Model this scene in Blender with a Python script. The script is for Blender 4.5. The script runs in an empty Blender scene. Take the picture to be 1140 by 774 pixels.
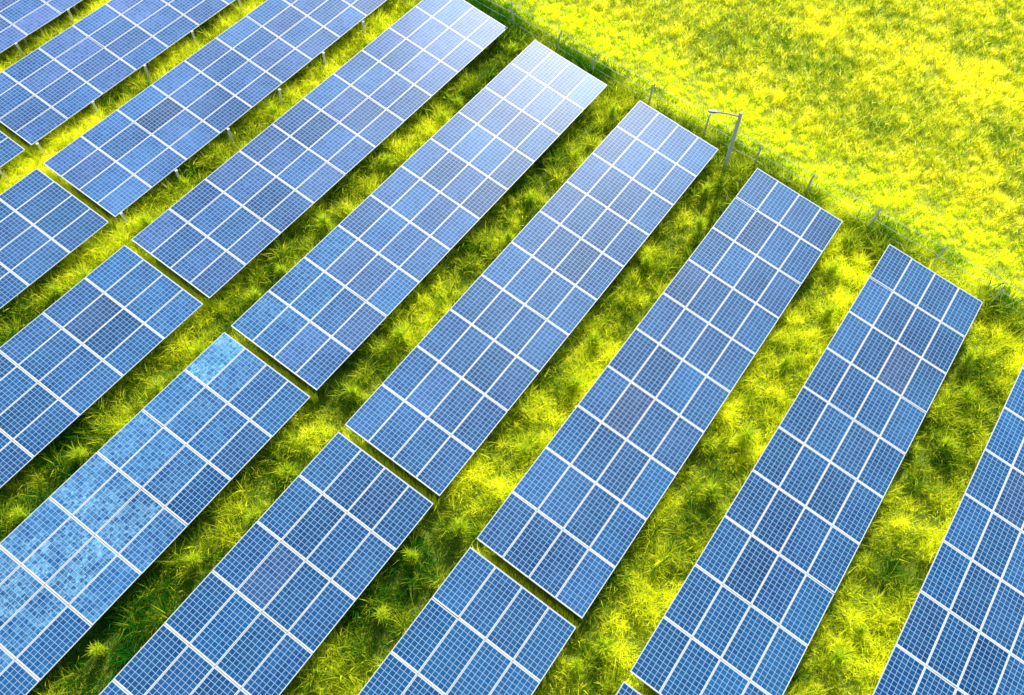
import bpy, numpy as np, math, random
from mathutils import Vector, Matrix
rng=np.random.default_rng(7); random.seed(7)
scene=bpy.context.scene; col=scene.collection
scene.view_settings.view_transform='Standard'; scene.view_settings.look='None'; scene.view_settings.exposure=0
# ---------------- layout constants
PITCH=5.943; TILT=math.radians(8.9); K=-0.6306; L=19.30; GAP=0.30
HH=1.38            # high edge height
WT=4.02; N_AL=10; N_AC=4
ML=L/N_AL; MW=WT/N_AC
F=963.9
# ---------------- camera
rx,ry,rz=0.5631,0.0142,0.6034
Xr=Matrix.Rotation(rx,3,'X'); Zr=Matrix.Rotation(rz,3,'Z'); Q=Matrix.Rotation(ry,3,'Z')
R=Zr@Xr@Q
CAM=Vector((6.1405,-7.0913,26.8177+HH-0.9))
cam=bpy.data.objects.new('camera',bpy.data.cameras.new('camera')); col.objects.link(cam)
cam.matrix_world=Matrix.Translation(CAM)@R.to_4x4()
cam.data.lens=F/1140*36; cam.data.sensor_width=36; cam.data.clip_end=3000
scene.camera=cam
Rn=np.array(R)
def projnp(x,y,z):
    p=np.stack([x-CAM.x,y-CAM.y,z-CAM.z],-1)@Rn
    return 570+F*p[...,0]/-p[...,2], 387-F*p[...,1]/-p[...,2]
# ---------------- materials
def mat(name):
    m=bpy.data.materials.new(name); m.use_nodes=True
    nt=m.node_tree; b=nt.nodes['Principled BSDF']; return m,nt,b
def N(nt,t,**k):
    n=nt.nodes.new(t)
    for a,v in k.items(): setattr(n,a,v)
    return n
def M(nt,op,a,b=None,c=None):
    n=N(nt,'ShaderNodeMath',operation=op)
    for i,v in enumerate((a,b,c)):
        if v is None: continue
        if isinstance(v,(int,float)): n.inputs[i].default_value=v
        else: nt.links.new(v,n.inputs[i])
    return n.outputs[0]
def mixc(nt,f,a,b,mode='MIX'):
    n=N(nt,'ShaderNodeMix',data_type='RGBA',blend_type=mode)
    for i,v in ((0,f),(6,a),(7,b)):
        if isinstance(v,(int,float)): n.inputs[i].default_value=v
        elif isinstance(v,tuple): n.inputs[i].default_value=(*v,1)
        else: nt.links.new(v,n.inputs[i])
    return n.outputs[2]
# panel
m_cell,nt,b=mat('photovoltaic_glass')
uv=N(nt,'ShaderNodeUVMap'); uv.uv_map='UVMap'
sx=N(nt,'ShaderNodeSeparateXYZ'); nt.links.new(uv.outputs[0],sx.inputs[0])
u,v=sx.outputs[0],sx.outputs[1]
cu=M(nt,'MULTIPLY',u,12.0); cv=M(nt,'MULTIPLY',v,6.0)
du=M(nt,'ABSOLUTE',M(nt,'SUBTRACT',M(nt,'FRACT',cu),0.5)); dv=M(nt,'ABSOLUTE',M(nt,'SUBTRACT',M(nt,'FRACT',cv),0.5))
line=M(nt,'GREATER_THAN',M(nt,'MAXIMUM',du,dv),0.447)
ou=M(nt,'GREATER_THAN',M(nt,'ABSOLUTE',M(nt,'SUBTRACT',u,0.5)),0.5); ov=M(nt,'GREATER_THAN',M(nt,'ABSOLUTE',M(nt,'SUBTRACT',v,0.5)),0.5)
outm=M(nt,'MAXIMUM',ou,ov)
oi=N(nt,'ShaderNodeObjectInfo')
cmb=N(nt,'ShaderNodeCombineXYZ')
nt.links.new(M(nt,'FLOOR',cu),cmb.inputs[0]); nt.links.new(M(nt,'FLOOR',cv),cmb.inputs[1]); nt.links.new(M(nt,'MULTIPLY',oi.outputs['Random'],100.0),cmb.inputs[2])
wn=N(nt,'ShaderNodeTexWhiteNoise',noise_dimensions='3D'); nt.links.new(cmb.outputs[0],wn.inputs[0])
geo=N(nt,'ShaderNodeNewGeometry')
no=N(nt,'ShaderNodeTexNoise'); no.inputs['Scale'].default_value=0.35; no.inputs['Detail'].default_value=3; nt.links.new(geo.outputs['Position'],no.inputs['Vector'])
vo=N(nt,'ShaderNodeTexVoronoi'); vo.inputs['Scale'].default_value=18; nt.links.new(geo.outputs['Position'],vo.inputs['Vector'])
fac=M(nt,'ADD',M(nt,'MULTIPLY',wn.outputs[0],0.28),M(nt,'MULTIPLY',M(nt,'SUBTRACT',no.outputs['Fac'],0.5),1.3))
vs=N(nt,'ShaderNodeSeparateColor'); nt.links.new(vo.outputs['Color'],vs.inputs[0])
fac=M(nt,'ADD',fac,M(nt,'MULTIPLY',vs.outputs[0],0.3))
fac=M(nt,'ADD',fac,M(nt,'MULTIPLY',oi.outputs['Random'],0.2))
cc=mixc(nt,fac,(0.003,0.055,0.20),(0.020,0.165,0.44))
cc=mixc(nt,1.0,cc,oi.outputs['Color'],'MULTIPLY')
# crystalline shimmer painted as colour on some modules, in place of reflections (object alpha < 1)
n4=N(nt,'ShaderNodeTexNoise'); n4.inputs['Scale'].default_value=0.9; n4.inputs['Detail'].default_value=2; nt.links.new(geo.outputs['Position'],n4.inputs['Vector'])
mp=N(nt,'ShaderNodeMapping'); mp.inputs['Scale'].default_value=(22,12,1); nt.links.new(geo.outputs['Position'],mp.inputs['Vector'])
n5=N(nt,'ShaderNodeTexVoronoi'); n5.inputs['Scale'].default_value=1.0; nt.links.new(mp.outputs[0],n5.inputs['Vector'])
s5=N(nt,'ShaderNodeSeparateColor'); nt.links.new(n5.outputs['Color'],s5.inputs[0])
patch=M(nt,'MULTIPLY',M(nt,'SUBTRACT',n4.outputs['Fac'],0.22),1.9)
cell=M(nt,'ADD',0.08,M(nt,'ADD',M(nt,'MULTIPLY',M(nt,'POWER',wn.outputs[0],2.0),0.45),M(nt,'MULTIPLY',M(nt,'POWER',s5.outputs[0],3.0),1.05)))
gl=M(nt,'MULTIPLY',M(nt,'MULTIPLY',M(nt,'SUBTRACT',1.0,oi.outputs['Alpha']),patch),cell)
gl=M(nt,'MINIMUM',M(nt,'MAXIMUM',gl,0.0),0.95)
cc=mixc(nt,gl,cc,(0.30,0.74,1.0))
c2=mixc(nt,line,cc,(0.36,0.54,0.74)); c3=mixc(nt,outm,c2,(0.88,0.90,0.93))
nt.links.new(c3,b.inputs['Base Color'])
b.inputs['Roughness'].default_value=0.38; b.inputs['IOR'].default_value=1.35
m_alu,nt,b=mat('anodised_aluminium'); b.inputs['Base Color'].default_value=(0.87,0.88,0.9,1); b.inputs['Metallic'].default_value=0.1; b.inputs['Roughness'].default_value=0.5
def steel(name,c,metal=0.5,rough=0.5):
    m,nt,b=mat(name); n=N(nt,'ShaderNodeTexNoise'); n.inputs['Scale'].default_value=9
    o=mixc(nt,n.outputs['Fac'],tuple(x*0.7 for x in c),tuple(min(1,x*1.2) for x in c)); nt.links.new(o,b.inputs['Base Color'])
    b.inputs['Metallic'].default_value=metal; b.inputs['Roughness'].default_value=rough; return m
m_steel=steel('galvanised_steel',(0.6,0.6,0.56),0.2); m_conc=steel('weathered_concrete',(0.66,0.64,0.5),0,0.9); m_wire=steel('fence_wire',(0.95,0.95,0.9),0.0,0.4)
m_pale=steel('pale_painted_post',(1.0,0.98,0.8),0,0.8)
m_dark=steel('lamp_housing',(0.32,0.33,0.33),0.1,0.5)
# ---------------- mesh helpers
def boxes(name,bl,m):
    V=[];Fc=[]
    for p0,p1,w,h in bl:
        p0=Vector(p0);p1=Vector(p1); d=(p1-p0).normalized()
        up=Vector((0,0,1)) if abs(d.z)<0.9 else Vector((0,1,0))
        s=d.cross(up).normalized(); t=s.cross(d)
        n=len(V)
        for p in (p0,p1):
            for a,c in ((-1,-1),(1,-1),(1,1),(-1,1)): V.append(p+s*a*w/2+t*c*h/2)
        Fc+=[(n,n+1,n+2,n+3),(n+7,n+6,n+5,n+4)]+[(n+i,n+4+i,n+4+(i+1)%4,n+(i+1)%4) for i in range(4)]
    me=bpy.data.meshes.new(name); me.from_pydata(V,[],Fc); me.materials.append(m); me.update()
    import bmesh
    bm=bmesh.new(); bm.from_mesh(me); bmesh.ops.recalc_face_normals(bm,faces=bm.faces); bm.to_mesh(me); bm.free()
    return me
def tubes(name,lst,m,seg=8):
    V=[];Fc=[]
    for pts,r,r1 in lst:
        b0=len(V); n=len(pts); pts=[Vector(p) for p in pts]
        for i,p in enumerate(pts):
            d=(pts[min(i+1,n-1)]-pts[max(i-1,0)]).normalized(); up=Vector((0,0,1)) if abs(d.z)<0.9 else Vector((0,1,0))
            s=d.cross(up).normalized(); t=s.cross(d); rr=r+(r1-r)*i/(n-1)
            for k in range(seg):
                a=2*math.pi*k/seg; V.append(p+s*math.cos(a)*rr+t*math.sin(a)*rr)
        for i in range(n-1):
            for k in range(seg): Fc.append((b0+i*seg+k,b0+i*seg+(k+1)%seg,b0+(i+1)*seg+(k+1)%seg,b0+(i+1)*seg+k))
        Fc.append(tuple(b0+q for q in range(seg))[::-1]); Fc.append(tuple(b0+(n-1)*seg+k for k in range(seg)))
    me=bpy.data.meshes.new(name); me.from_pydata(V,[],Fc); me.materials.append(m); me.update(); return me
def add(name,me,loc=(0,0,0),parent=None):
    o=bpy.data.objects.new(name,me); o.location=loc; col.objects.link(o)
    if parent: o.parent=parent
    return o
# ---------------- module mesh (local: x across slope 0..MW, y along 0..ML)
def module_mesh():
    g=0.006; x0,x1,y0,y1=g,MW-g,g,ML-g; fw=0.014; T=0.035; z=0.0
    X0,X1,Y0,Y1=x0+fw,x1-fw,y0+fw,y1-fw
    V=[(x0,y0,z),(x1,y0,z),(x1,y1,z),(x0,y1,z),(X0,Y0,z),(X1,Y0,z),(X1,Y1,z),(X0,Y1,z),
       (X0,Y0,z-.004),(X1,Y0,z-.004),(X1,Y1,z-.004),(X0,Y1,z-.004),(x0,y0,z-T),(x1,y0,z-T),(x1,y1,z-T),(x0,y1,z-T)]
    Fc=[(0,1,5,4),(1,2,6,5),(2,3,7,6),(3,0,4,7),(4,5,9,8),(5,6,10,9),(6,7,11,10),(7,4,8,11),
        (12,13,1,0),(13,14,2,1),(14,15,3,2),(15,12,0,3),(15,14,13,12),(8,9,10,11)]
    me=bpy.data.meshes.new('solar_module'); me.from_pydata(V,[],Fc); me.materials.append(m_alu); me.materials.append(m_cell)
    me.polygons[13].material_index=1
    uvl=me.uv_layers.new(name='UVMap')
    my=0.026; mx=0.008
    for li in me.polygons[13].loop_indices:
        co=me.vertices[me.loops[li].vertex_index].co
        uvl.data[li].uv=((co.y-(Y0+my))/((Y1-my)-(Y0+my)),(co.x-(X0+mx))/((X1-mx)-(X0+mx)))
    me.update(); return me
me_mod=module_mesh()
ct,st=math.cos(TILT),math.sin(TILT)
def slope(x,dz=0): return (x*ct+dz*st, HH-x*st+dz*ct)
def pt(s,y,dz): a,c=slope(s,dz); return (a,y,c)
me_leg_lo=boxes('leg',[((0,0,0),(0,0,slope(3.62,-0.2)[1]),0.09,0.07)],m_steel)
me_leg_hi=boxes('leg',[((0,0,0),(0,0,slope(0.55,-0.2)[1]),0.09,0.07)],m_steel)
me_raf=boxes('rafter',[(pt(0.12,0,-0.13),pt(3.9,0,-0.13),0.06,0.09),((slope(1.6,-.17)[0],0,slope(1.6,-.17)[1]),(slope(0.55)[0]+.02,0,0.45),0.04,0.04)],m_steel)
me_pur=boxes('purlin',[((0,0.05,0),(0,L-0.05,0),0.06,0.045)],m_steel)
LEGY=[0.8+i*(L-1.6)/6 for i in range(7)]
PUR=(4.8,1.05,.82,1)
special={k:PUR for k in [(-4,1,2,1),(1,1,7,2),(0,1,3,1)]}
special.update({k:(3.6,1.08,.90,1) for k in [(0,1,6,0),(0,1,8,1),(-3,2,8,1),(-1,1,5,2),(2,1,6,1),(-2,1,5,3),(-1,2,7,1)]})
special[(-3,1,4,1)]=(4.4,1.35,1.1,1)
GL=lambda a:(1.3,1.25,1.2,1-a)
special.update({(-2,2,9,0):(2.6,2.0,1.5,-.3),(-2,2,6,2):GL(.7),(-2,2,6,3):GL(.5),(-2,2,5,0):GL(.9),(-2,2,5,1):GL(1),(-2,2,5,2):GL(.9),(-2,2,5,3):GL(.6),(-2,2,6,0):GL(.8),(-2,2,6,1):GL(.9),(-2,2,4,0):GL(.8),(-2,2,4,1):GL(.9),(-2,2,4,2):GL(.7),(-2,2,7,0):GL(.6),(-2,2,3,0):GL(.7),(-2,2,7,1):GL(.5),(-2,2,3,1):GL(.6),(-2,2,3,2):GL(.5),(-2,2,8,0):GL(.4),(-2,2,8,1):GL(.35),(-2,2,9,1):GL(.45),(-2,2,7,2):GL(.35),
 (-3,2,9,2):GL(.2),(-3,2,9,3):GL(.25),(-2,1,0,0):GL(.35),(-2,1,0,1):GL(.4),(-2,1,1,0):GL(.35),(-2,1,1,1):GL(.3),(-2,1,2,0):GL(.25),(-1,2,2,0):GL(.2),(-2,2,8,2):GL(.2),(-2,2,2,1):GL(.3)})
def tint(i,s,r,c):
    up=max(0,1-i)*(1 if s==1 else .5); haze=1+0.11*up+(0.02*r if s==1 else 0)  # haze and glare painted into module colour, paler toward the upper-left rows
    t=haze*(1+random.uniform(-0.16,0.18)); return (t*random.uniform(.8,1.4)*(1+.5*up+(.05*r if s==1 else 0)),t*1.06,t*.90,1)
def make_table(i,s):
    e=bpy.data.objects.new('solar_table',None); col.objects.link(e)
    y=K*i+(0 if s==1 else -(L+GAP))
    e.location=(i*PITCH,y,0)
    e['category']='solar panel table'; e['group']='rows of solar tables'
    e['label']='long blue solar panel table on steel legs above grass'
    if (i,s)==(-2,2): e['label']='blue solar panel table with several pale glittering modules'
    elif (i,s) in ((-4,1),(1,1),(-3,2)): e['label']='blue solar panel table with one purplish brown module'
    elif (i,s)==(0,1): e['label']='blue solar panel table with a few purplish modules'
    for r in range(N_AL):
        for c in range(N_AC):
            o=bpy.data.objects.new('solar_module',me_mod); col.objects.link(o); o.parent=e
            a,z=slope(c*MW); o.location=(a,r*ML,z+random.uniform(-.003,.003)); o.rotation_euler=(random.gauss(0,.003),TILT+random.gauss(0,.004),0)
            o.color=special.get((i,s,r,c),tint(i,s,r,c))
    for yy in LEGY:
        add('leg',me_leg_lo,(slope(3.62)[0],yy,0),e); add('leg',me_leg_hi,(slope(.55)[0],yy,0),e); add('rafter',me_raf,(0,yy,0),e)
    for sx_ in (0.45,1.5,2.5,3.55):
        a,z=slope(sx_,-0.062); add('purlin',me_pur,(a,0,z),e)
for i in range(-8,3):
    for s in (1,2):
        if s==2 and i<-5: continue
        make_table(i,s)
# ---------------- noise for scattering
def vnoise(x,y,scale,seed):
    g=np.random.default_rng(seed).random((256,256)); X=x/scale+500; Y=y/scale+500
    xi=np.floor(X).astype(int); yi=np.floor(Y).astype(int); fx=X-xi; fy=Y-yi
    fx=fx*fx*(3-2*fx); fy=fy*fy*(3-2*fy)
    a=g[xi%256,yi%256];b_=g[(xi+1)%256,yi%256];c=g[xi%256,(yi+1)%256];d=g[(xi+1)%256,(yi+1)%256]
    return (a*(1-fx)+b_*fx)*(1-fy)+(c*(1-fx)+d*fx)*fy
def fbm(x,y,s,seed): return (vnoise(x,y,s,seed)+.5*vnoise(x,y,s/2.1,seed+1)+.25*vnoise(x,y,s/4.3,seed+2))/1.75
def fline(x,off): return K*x/PITCH+L+off
m_grass,nt,b=mat('grass_blades')
nt.nodes.remove(b); b=N(nt,'ShaderNodeBsdfDiffuse')
at=N(nt,'ShaderNodeAttribute'); at.attribute_name='tint'
nt.links.new(at.outputs['Color'],b.inputs['Color'])
gg=N(nt,'ShaderNodeNewGeometry'); va=N(nt,'ShaderNodeVectorMath',operation='MULTIPLY_ADD')
nt.links.new(gg.outputs['Normal'],va.inputs[0]); va.inputs[1].default_value=(1,1,1); va.inputs[2].default_value=(0,0,.8)
vn=N(nt,'ShaderNodeVectorMath',operation='NORMALIZE'); nt.links.new(va.outputs[0],vn.inputs[0]); nt.links.new(vn.outputs[0],b.inputs['Normal'])
tr=N(nt,'ShaderNodeBsdfTranslucent'); nt.links.new(at.outputs['Color'],tr.inputs['Color'])
ms=N(nt,'ShaderNodeAddShader')
nt.links.new(b.outputs[0],ms.inputs[0]); nt.links.new(tr.outputs[0],ms.inputs[1]); nt.links.new(ms.outputs[0],nt.nodes['Material Output'].inputs[0])
def blades(name,x,y,h,w,lean,colr,obj=True,z0=None):
    n=len(x); th=rng.uniform(0,2*np.pi,n); dx,dy=np.cos(th),np.sin(th); z0=np.zeros(n) if z0 is None else z0
    ph=rng.uniform(0,2*np.pi,n); wx,wy=np.cos(ph)*w/2,np.sin(ph)*w/2
    P=np.empty((n,4,3),np.float32)
    P[:,0]=np.stack([x,y,z0],-1)
    mx=x+dx*h*lean*.4; my=y+dy*h*lean*.4; mz=z0+h*.55
    P[:,1]=np.stack([mx+wx,my+wy,mz],-1); P[:,3]=np.stack([mx-wx,my-wy,mz],-1)
    P[:,2]=np.stack([x+dx*h*lean,y+dy*h*lean,z0+h*np.sqrt(np.clip(1-lean**2*.6,.2,1))],-1)
    me=bpy.data.meshes.new(name); me.vertices.add(4*n); me.vertices.foreach_set('co',P.ravel())
    me.loops.add(4*n); me.loops.foreach_set('vertex_index',np.arange(4*n,dtype=np.int32))
    me.polygons.add(n); me.polygons.foreach_set('loop_start',np.arange(0,4*n,4,dtype=np.int32))
    ca=me.attributes.new('tint','FLOAT_COLOR','FACE'); c4=np.ones((n,4),np.float32); c4[:,:3]=np.clip(colr,0,.98); ca.data.foreach_set('color',c4.ravel())
    me.materials.append(m_grass); me.update(); me.validate()
    if not obj: return me
    o=bpy.data.objects.new(name,me); col.objects.link(o); o['kind']='stuff'; return o
def region(n,off0,off1):
    x=rng.uniform(-60,30,n); y=fline(x,off0+(off1-off0)*rng.random(n))
    px,py=projnp(x,y,np.zeros(n)); k=(px>-110)&(px<1250)&(py>-90)&(py<860); return x[k],y[k]
def lerp(a,b_,t): return np.array(a)[None]*(1-t[:,None])+np.array(b_)[None]*t[:,None]
# inside solar field
x,y=region(3900000,-50,1.9)
u_=np.mod(x,PITCH); row=np.floor(x/PITCH)
joint=(np.abs(y-K*row+GAP/2)<.12)&(u_<4)
keep=(((u_>3.4)|(u_<0.5))|joint|(rng.random(len(x))<0.05))|(y>fline(x,0)-0.3)
x,y,joint,u_=x[keep],y[keep],joint[keep],u_[keep]
n1=fbm(x,y,1.8,1); n2=fbm(x,y,0.36,5); n3=vnoise(x,y,.13,9)
k=(rng.random(len(x))<np.clip((n2-.24)*3,0.3,1))|joint; x,y,n1,n2,n3,joint,u_=x[k],y[k],n1[k],n2[k],n3[k],joint[k],u_[k]
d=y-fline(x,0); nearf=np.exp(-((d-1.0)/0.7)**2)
far=np.clip((-10-x)/12,0,1)*(u_>3.9)*(u_<5.2)  # upper-left lanes: taller grass, tint brightened to stand in for haze
h=(0.15+0.32*n2**1.3+0.34*np.clip(n2-.56,0,1)/.2+0.5*nearf*n2+.20*far)*rng.uniform(.45,1.3,len(x))
h=np.minimum(h,.85+.15*rng.random(len(x)))
h=np.where(joint,(HH-.155*u_)*rng.uniform(.65,1.0,len(x)),h)
n=len(x)
low=np.clip((2-y)/14,0,1)  # lower-left lane shadow painted in as a darker grass tint
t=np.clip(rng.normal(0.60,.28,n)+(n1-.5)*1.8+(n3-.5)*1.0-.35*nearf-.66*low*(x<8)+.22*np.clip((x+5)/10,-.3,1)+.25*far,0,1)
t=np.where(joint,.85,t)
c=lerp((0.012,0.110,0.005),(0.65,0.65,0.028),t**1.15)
w_=rng.uniform(.014,.030,n); broad=rng.random(n)<.10; w_=np.where(broad,w_*1.8,w_)
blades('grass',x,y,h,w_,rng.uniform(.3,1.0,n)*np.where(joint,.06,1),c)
# strip beyond fence + field
x,y=region(2500000,1.9,45)
n1=fbm(x,y,2.6,11); n2=fbm(x,y,0.26,15); n3=vnoise(x,y,.13,19)
k=rng.random(len(x))<np.clip((n2-.30)*4,0.2,1); x,y,n1,n2,n3=x[k],y[k],n1[k],n2[k],n3[k]
d=y-fline(x,0)+(fbm(x,y,2.5,31)-.5)*1.6+rng.normal(0,.25,len(x)); n=len(x)
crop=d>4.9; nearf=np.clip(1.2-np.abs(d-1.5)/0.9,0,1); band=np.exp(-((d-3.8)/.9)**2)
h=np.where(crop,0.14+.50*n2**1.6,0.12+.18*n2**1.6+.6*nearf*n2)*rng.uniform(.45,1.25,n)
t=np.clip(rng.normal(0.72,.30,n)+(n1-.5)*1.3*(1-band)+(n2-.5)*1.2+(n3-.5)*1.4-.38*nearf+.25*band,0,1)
c1=lerp((0.045,0.18,0.008),(0.67,0.635,0.028),t); c2_=lerp((0.03,0.20,0.01),(0.68,0.69,0.022),np.clip(t+.03,0,1))
c=np.where(crop[:,None],c1,c2_)
q_=rng.random(n); fl=crop&(q_<.09); c[fl]=(0.82,0.79,0.20); br=crop&(q_>.94); c[br]=(0.20,0.19,0.02)
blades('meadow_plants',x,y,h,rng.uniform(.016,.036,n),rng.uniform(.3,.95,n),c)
# ---------------- tall weeds added in the lanes to cast shadow streaks
wm=[]
for q in range(5):
    n=260; hz=rng.uniform(.7,1.1); zz=rng.random(n)*hz*.6; rr=rng.uniform(0,.13,n); an=rng.uniform(0,6.28,n)
    c=lerp((0.12,0.24,0.01),(0.60,0.62,0.025),rng.random(n))
    wm.append(blades('streak_weed',np.cos(an)*rr,np.sin(an)*rr,rng.uniform(.25,.5,n),rng.uniform(.018,.04,n),rng.uniform(.2,.9,n),c,False,zz*(rng.random(n)**.5)))
rp=random.Random(5)
def place(i,s,q,off,jit):
    y=K*i+LEGY[q]+(0 if s==1 else -(L+GAP))+rp.uniform(-jit,jit); x=i*PITCH-PITCH+3.97+off
    a_,b_=projnp(np.array([x]),np.array([y]),np.array([.5]))
    return (x,y) if (-60<a_[0]<1200 and -60<b_[0]<840) else None
for i in range(-3,3):
    for s in (1,2):
        for q in range(7):
            p=place(i,s,q,rp.uniform(.5,1.4),1.1)
            if p is None or rp.random()<.1: continue
            o=add('streak_weed',rp.choice(wm),(*p,0)); o.rotation_euler=(rp.gauss(0,.12),rp.gauss(0,.12),rp.uniform(0,6)); o.scale=(rp.uniform(.8,1.3),)*2+(rp.uniform(.9,1.5),)
            o['category']='weed'; o['group']='weeds added for shadow streaks between the solar rows'; o['label']='tall leafy green weed added to cast shadow streaks between panels'
me_st=boxes('lane_post',[((0,0,0),(0,0,.95),0.085,0.085),((0,0,.95),(0,0,.99),0.11,0.11)],m_pale)
for i in range(-7,-2):
    for s in (1,2):
        for q in range(0,7):
            p=place(i,s,q,.3,.1)
            if p is None or (i==-3 and s==2): continue
            o=add('lane_post',me_st,(*p,0)); o.rotation_euler=(rp.gauss(0,.04),rp.gauss(0,.04),rp.uniform(-.3,.3))
            o['category']='post'; o['group']='posts between the solar rows'; o['label']='short pale concrete post standing in grass beside solar panels'
# ---------------- ground
m_g,nt,b=mat('ground_soil_and_grass'); geo=N(nt,'ShaderNodeNewGeometry')
n_=N(nt,'ShaderNodeTexNoise'); n_.inputs['Scale'].default_value=1.6; n_.inputs['Detail'].default_value=8; nt.links.new(geo.outputs['Position'],n_.inputs['Vector'])
sp=N(nt,'ShaderNodeSeparateXYZ'); nt.links.new(geo.outputs['Position'],sp.inputs[0])
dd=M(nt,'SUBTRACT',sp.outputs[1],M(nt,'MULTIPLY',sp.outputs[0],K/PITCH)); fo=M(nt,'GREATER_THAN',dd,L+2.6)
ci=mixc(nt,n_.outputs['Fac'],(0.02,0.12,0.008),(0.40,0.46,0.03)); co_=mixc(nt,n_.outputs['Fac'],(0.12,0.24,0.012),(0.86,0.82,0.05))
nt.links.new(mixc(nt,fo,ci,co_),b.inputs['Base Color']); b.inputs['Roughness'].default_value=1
me=bpy.data.meshes.new('ground'); S=900; me.from_pydata([(-S,-S,0),(S,-S,0),(S,S,0),(-S,S,0)],[],[(0,1,2,3)]); me.materials.append(m_g)
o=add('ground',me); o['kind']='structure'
# ---------------- fence
FO=1.15
fe=bpy.data.objects.new('wire_fence',None); col.objects.link(fe); fe.location=(10.2,fline(10.2,FO),0)
fe['category']='fence'; fe['label']='wire fence with slim concrete posts along the solar field'
fdir=Vector((1,K/PITCH,0)).normalized(); fn=Vector((-fdir.y,fdir.x,0))
me_fp=boxes('fence_post',[((0,0,0),(0,0,1.3),0.07,0.07),((0,0,1.3),tuple(fn*0.12+Vector((0,0,1.5))),0.055,0.055)],m_conc)
SP=2.75; j0,j1=-5,21
for j in range(j0,j1):
    o=add('fence_post',me_fp,tuple(fdir*(-SP*j+random.uniform(-.45,.45))+fn*random.uniform(-.04,.04)-Vector((0,0,random.uniform(0,.25)))),fe); o.rotation_euler=(random.gauss(0,.07),random.gauss(0,.08),random.gauss(0,.2))
wl=[]
for z,off in ((.5,0.05),(.95,.05),(1.35,.14)):
    pts=[]
    for j in range(j0,j1-1):
        sag=random.uniform(.02,.08); o1=random.uniform(-.03,.03)
        for q in range(4):
            pts.append(tuple(fdir*(-SP*(j+q/4))+fn*(off+o1*math.sin(math.pi*q/4))+Vector((0,0,z-sag*math.sin(math.pi*q/4)))))
    wl.append((pts,.0075,.0075))
add('fence_wire',tubes('fence_wire',wl,m_wire,5),(0,0,0),fe)
# lamp post
px_,py_=-1.40,19.6
le=bpy.data.objects.new('lamp_post',None); col.objects.link(le); le.location=(px_,py_,0)
le['category']='lamp post'; le['label']='slim grey lamp post with side arm beside the fence'
add('pole',tubes('pole',[([(0,0,0),(0,0,3.35)],.095,.07)],m_conc,12),(0,0,0),le)
ad=Vector((-.86,-.5,0))
add('lamp_arm',tubes('lamp_arm',[([(0,0,3.15),tuple(ad*.5+Vector((0,0,3.25))),tuple(ad*1.0+Vector((0,0,3.31)))],.035,.03)],m_steel,8),(0,0,0),le)
add('lamp_head',boxes('lamp_head',[(tuple(ad*.95+Vector((0,0,3.33))),tuple(ad*1.3+Vector((0,0,3.35))),.13,.07),(tuple(ad*1.0+Vector((0,0,3.27))),tuple(ad*1.25+Vector((0,0,3.29))),.10,.03)],m_dark),(0,0,0),le)
# ---------------- light
el=math.radians(37); az=math.atan2(-0.30,0.954)
sd=Vector((math.sin(az)*math.cos(el),math.cos(az)*math.cos(el),math.sin(el)))
sun=bpy.data.objects.new('sun',bpy.data.lights.new('sun','SUN')); col.objects.link(sun)
sun.data.energy=5; sun.data.angle=math.radians(0.5); sun.data.color=(1,0.96,0.86)
sun.rotation_euler=sd.to_track_quat('Z','Y').to_euler()
w=bpy.data.worlds.new('World'); scene.world=w; w.use_nodes=True
sk=w.node_tree.nodes.new('ShaderNodeTexSky'); sk.sky_type='NISHITA'; sk.sun_disc=False; sk.sun_elevation=el; sk.sun_rotation=az
bg=w.node_tree.nodes['Background']; bg.inputs[1].default_value=0.15; w.node_tree.links.new(sk.outputs[0],bg.inputs[0])
